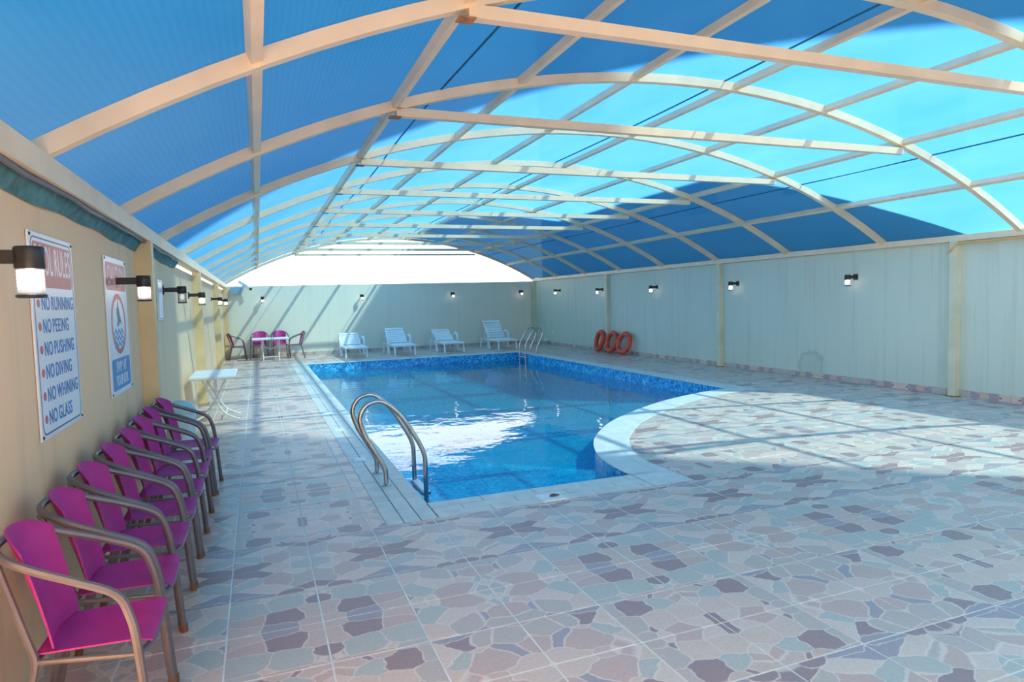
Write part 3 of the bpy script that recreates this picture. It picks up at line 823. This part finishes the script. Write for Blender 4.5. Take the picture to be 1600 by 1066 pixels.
# pool rules
s1 = thing('rules_sign', 'tall white wall sign headed POOL RULES in a red panel, behind the nearest lamp', 'sign', 'pool signs')
SW, SH = .76, 1.0
MB().bbox(0, SW, 0, SH, .003, .012, .002).build('board', M['sign_white'], s1)
ringstrip(rrect(.022, SW-.022, .022, SH-.022, .05), rrect(.030, SW-.030, .030, SH-.030, .044), .012, .0128).build('border', M['sign_navy'], s1)
MB().prism(rrect(.045, SW-.045, .735, SH-.045, .03), .012, .0128).build('header_panel', M['sign_red'], s1)
text_mesh('POOL RULES', .20, .075, .80, .0131, M['sign_letter'], s1, width=.62, bold=.002)
for k, tx in enumerate(('NO RUNNING', 'NO PEEING', 'NO PUSHING', 'NO DIVING', 'NO WHINING', 'NO GLASS')):
    y = .625-k*.112
    q = MB().lathe([(.021, .012), (.021, .0135)], 16, (.085, y+.032, 0)).build('bullet', M['sign_red'], s1)
    text_mesh(tx, .098, .135, y, .0128, M['sign_blue'], s1, sx=.86 if k != 4 else .84, bold=.001)
for a in (.018, SW-.018):
    for b in (.018, SH-.018): MB().lathe([(.009, .012), (.006, .017)], 10, (a, b, 0)).build('screw', M['black'], s1)
place(s1, ROTL, (XL, 3.65, .99)); 
# caution
s2 = thing('caution_sign', 'narrow white wall sign with red CAUTION header, diver in red oval and blue panel', 'sign', 'pool signs')
SW2 = .76
MB().bbox(0, SW2, 0, SH, .003, .012, .002).build('board', M['sign_white'], s2)
MB().prism(rrect(.03, SW2-.03, .76, SH-.04, .03), .012, .0128).build('header_panel', M['sign_red'], s2)
text_mesh('CAUTION', .19, .07, .805, .0131, M['sign_pale'], s2, width=.62, bold=.002)
el = lambda a, b, n=40: [(SW2/2+a*cos(2*pi*k/n), .515+b*sin(2*pi*k/n)) for k in range(n)]
ringstrip(el(.265, .225), el(.225, .185), .012, .0128).build('oval_ring', M['sign_red'], s2)
# diver: head, body bent into a dive, legs
dv = [(.33, .60), (.36, .645), (.375, .70), (.395, .645), (.42, .60), (.45, .555), (.475, .525), (.47, .505), (.43, .535), (.40, .515), (.36, .495), (.31, .50), (.35, .54)]
MB().prism(dv, .012, .0130).build('diver', M['sign_navy'], s2)
MB().lathe([(.018, .012), (.018, .0130)], 14, (.345, .62, 0)).build('diver_head', M['sign_red'], s2)
for k in range(3):
    y = .455-k*.045; zz = [(.20+.055*i, y+(.018 if i % 2 else -.018)) for i in range(7)]
    zz = [(a, b) for a, b in zz]
    q = MB()
    for i in range(6):
        (a, b), (c, d) = zz[i], zz[i+1]; q.prism([(a, b-.011), (c, d-.011), (c, d+.011), (a, b+.011)], .012, .0129)
    q.build('wave', M['sign_sky'], s2)
MB().prism(rrect(.05, SW2-.04, .035, .262, .03), .012, .0128).build('blue_panel', M['sign_sky'], s2)
text_mesh('SWIM AT', .105, .20, .165, .0131, M['sign_letter'], s2, width=.37, bold=.002)
text_mesh('YOUR RISK', .105, .16, .065, .0131, M['sign_letter'], s2, width=.46, bold=.002)
for a in (.018, SW2-.018):
    for b in (.018, SH-.018): MB().lathe([(.009, .012), (.006, .017)], 10, (a, b, 0)).build('screw', M['black'], s2)
place(s2, ROTL, (XL, 5.26, .99))
s3 = thing('notice_board', 'small plain white notice on the left wall just past the first post', 'notice')
MB().bbox(0, .36, 0, .43, .003, .02, .002).build('board', M['sign_white'], s3)
ringstrip(rrect(.012, .348, .012, .418, .02), rrect(.02, .34, .02, .41, .015), .0201, .021).build('border', M['sign_navy'], s3)
place(s3, ROTL, (XL, 7.78, 1.49))

# ------------------------------------------------------------------ camera and box in the far left corner
c1 = thing('security_camera', 'white bullet security camera at the top of the far wall', 'camera', None, (-.40, YF, 2.25))
MB().box(-.03, .03, -.02, 0, -.04, .04).build('base', M['white_plastic'], c1)
MB().tube([(0, -.01, 0), (0, -.10, .03), (.0, -.14, .06)], .014, 8).build('arm', M['white_plastic'], c1)
dirv = Vector((.42, -.20, -.30)).normalized(); a0 = Vector((-.10, -.10, .16)); 
MB().tube([a0, a0+dirv*.42], .045, 14).build('housing', M['white_plastic'], c1, True)
MB().tube([a0+Vector((0, 0, .045)), a0+dirv*.44+Vector((0, 0, .045))], 0, sq=(.085, .008)).build('sun_shield', M['white_plastic'], c1)
MB().tube([a0+dirv*.42, a0+dirv*.465], .047, 14).build('lens', M['black'], c1, True)
tag(MB().bbox(-.15, .15, -.06, .06, 0, .20, .008).build('junction_box', M['box_blue']), 'blue grey box on the far wall under the security camera', 'box').location = (-.60, YF-.062, 2.03)

# sockets in the far right corner
tag(MB().box(-.02, 0, -.045, .045, -.045, .045).build('wall_socket', M['white_metal']), 'small grey socket on the right wall near the far corner', 'socket').location = (XR, 20.75, .46)
tag(MB().bbox(-.10, 0, -.12, .12, -.05, .05, .01).build('pipe_box', M['white_metal']), 'small pale box low on the right wall near the far corner', 'box').location = (XR-.014, 21.2, .17)

# ------------------------------------------------------------------ lids, leaf, round-topped shape
def lid(label, x, y, w, d):
    t = thing('deck_lid', label, 'lid', 'white lids in the pool coping', (x, y, .004))
    MB().bbox(-w/2, w/2, -d/2, d/2, 0, .006, .002).build('frame', M['lid'], t)
    MB().bbox(-w/2+.015, w/2-.015, -d/2+.015, d/2-.015, .006, .009, .002).build('cover', M['lid'], t)
lid('square white skimmer lid in the near coping with a leaf on it', 2.13, 4.74, .22, .20)
lid('small white lid in the left coping beside the near ladder', .90, 6.78, .13, .16)
lid('small white lid in the left coping, second from the viewer', .90, 8.54, .13, .16)
lid('small white lid in the left coping, third from the viewer', .90, 9.98, .13, .16)
q = MB(); pts = [(-.045, -.01), (-.02, .025), (.01, .03), (.045, .012), (.05, -.012), (.01, -.028), (-.03, -.025)]
q.add([(0, 0, .018)]+[(a, b, .002+.008*abs(sin(i*2.1))) for i, (a, b) in enumerate(pts)]+[(0, 0, .001)],
      [(0, 1+i, 1+(i+1) % 7) for i in range(7)]+[(8, 1+(i+1) % 7, 1+i) for i in range(7)])
tag(q.build('dry_leaf', M['leaf']), 'curled brown leaf lying on the square skimmer lid', 'leaf').location = (2.16, 4.75, .0135)

bn = thing('round_topped_shape', 'pale aqua round shape with domed top by the left wall behind the last magenta chair', 'bin', None, (-.80, 7.55, .003))  # upright round shape, pale body under a darker domed top
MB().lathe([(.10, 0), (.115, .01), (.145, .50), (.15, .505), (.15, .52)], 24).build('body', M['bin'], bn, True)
MB().lathe([(.155, .521), (.157, .54), (.14, .59), (.10, .63), (.05, .648), (.001, .652)], 24).build('domed_top', M['shape_top'], bn, True)
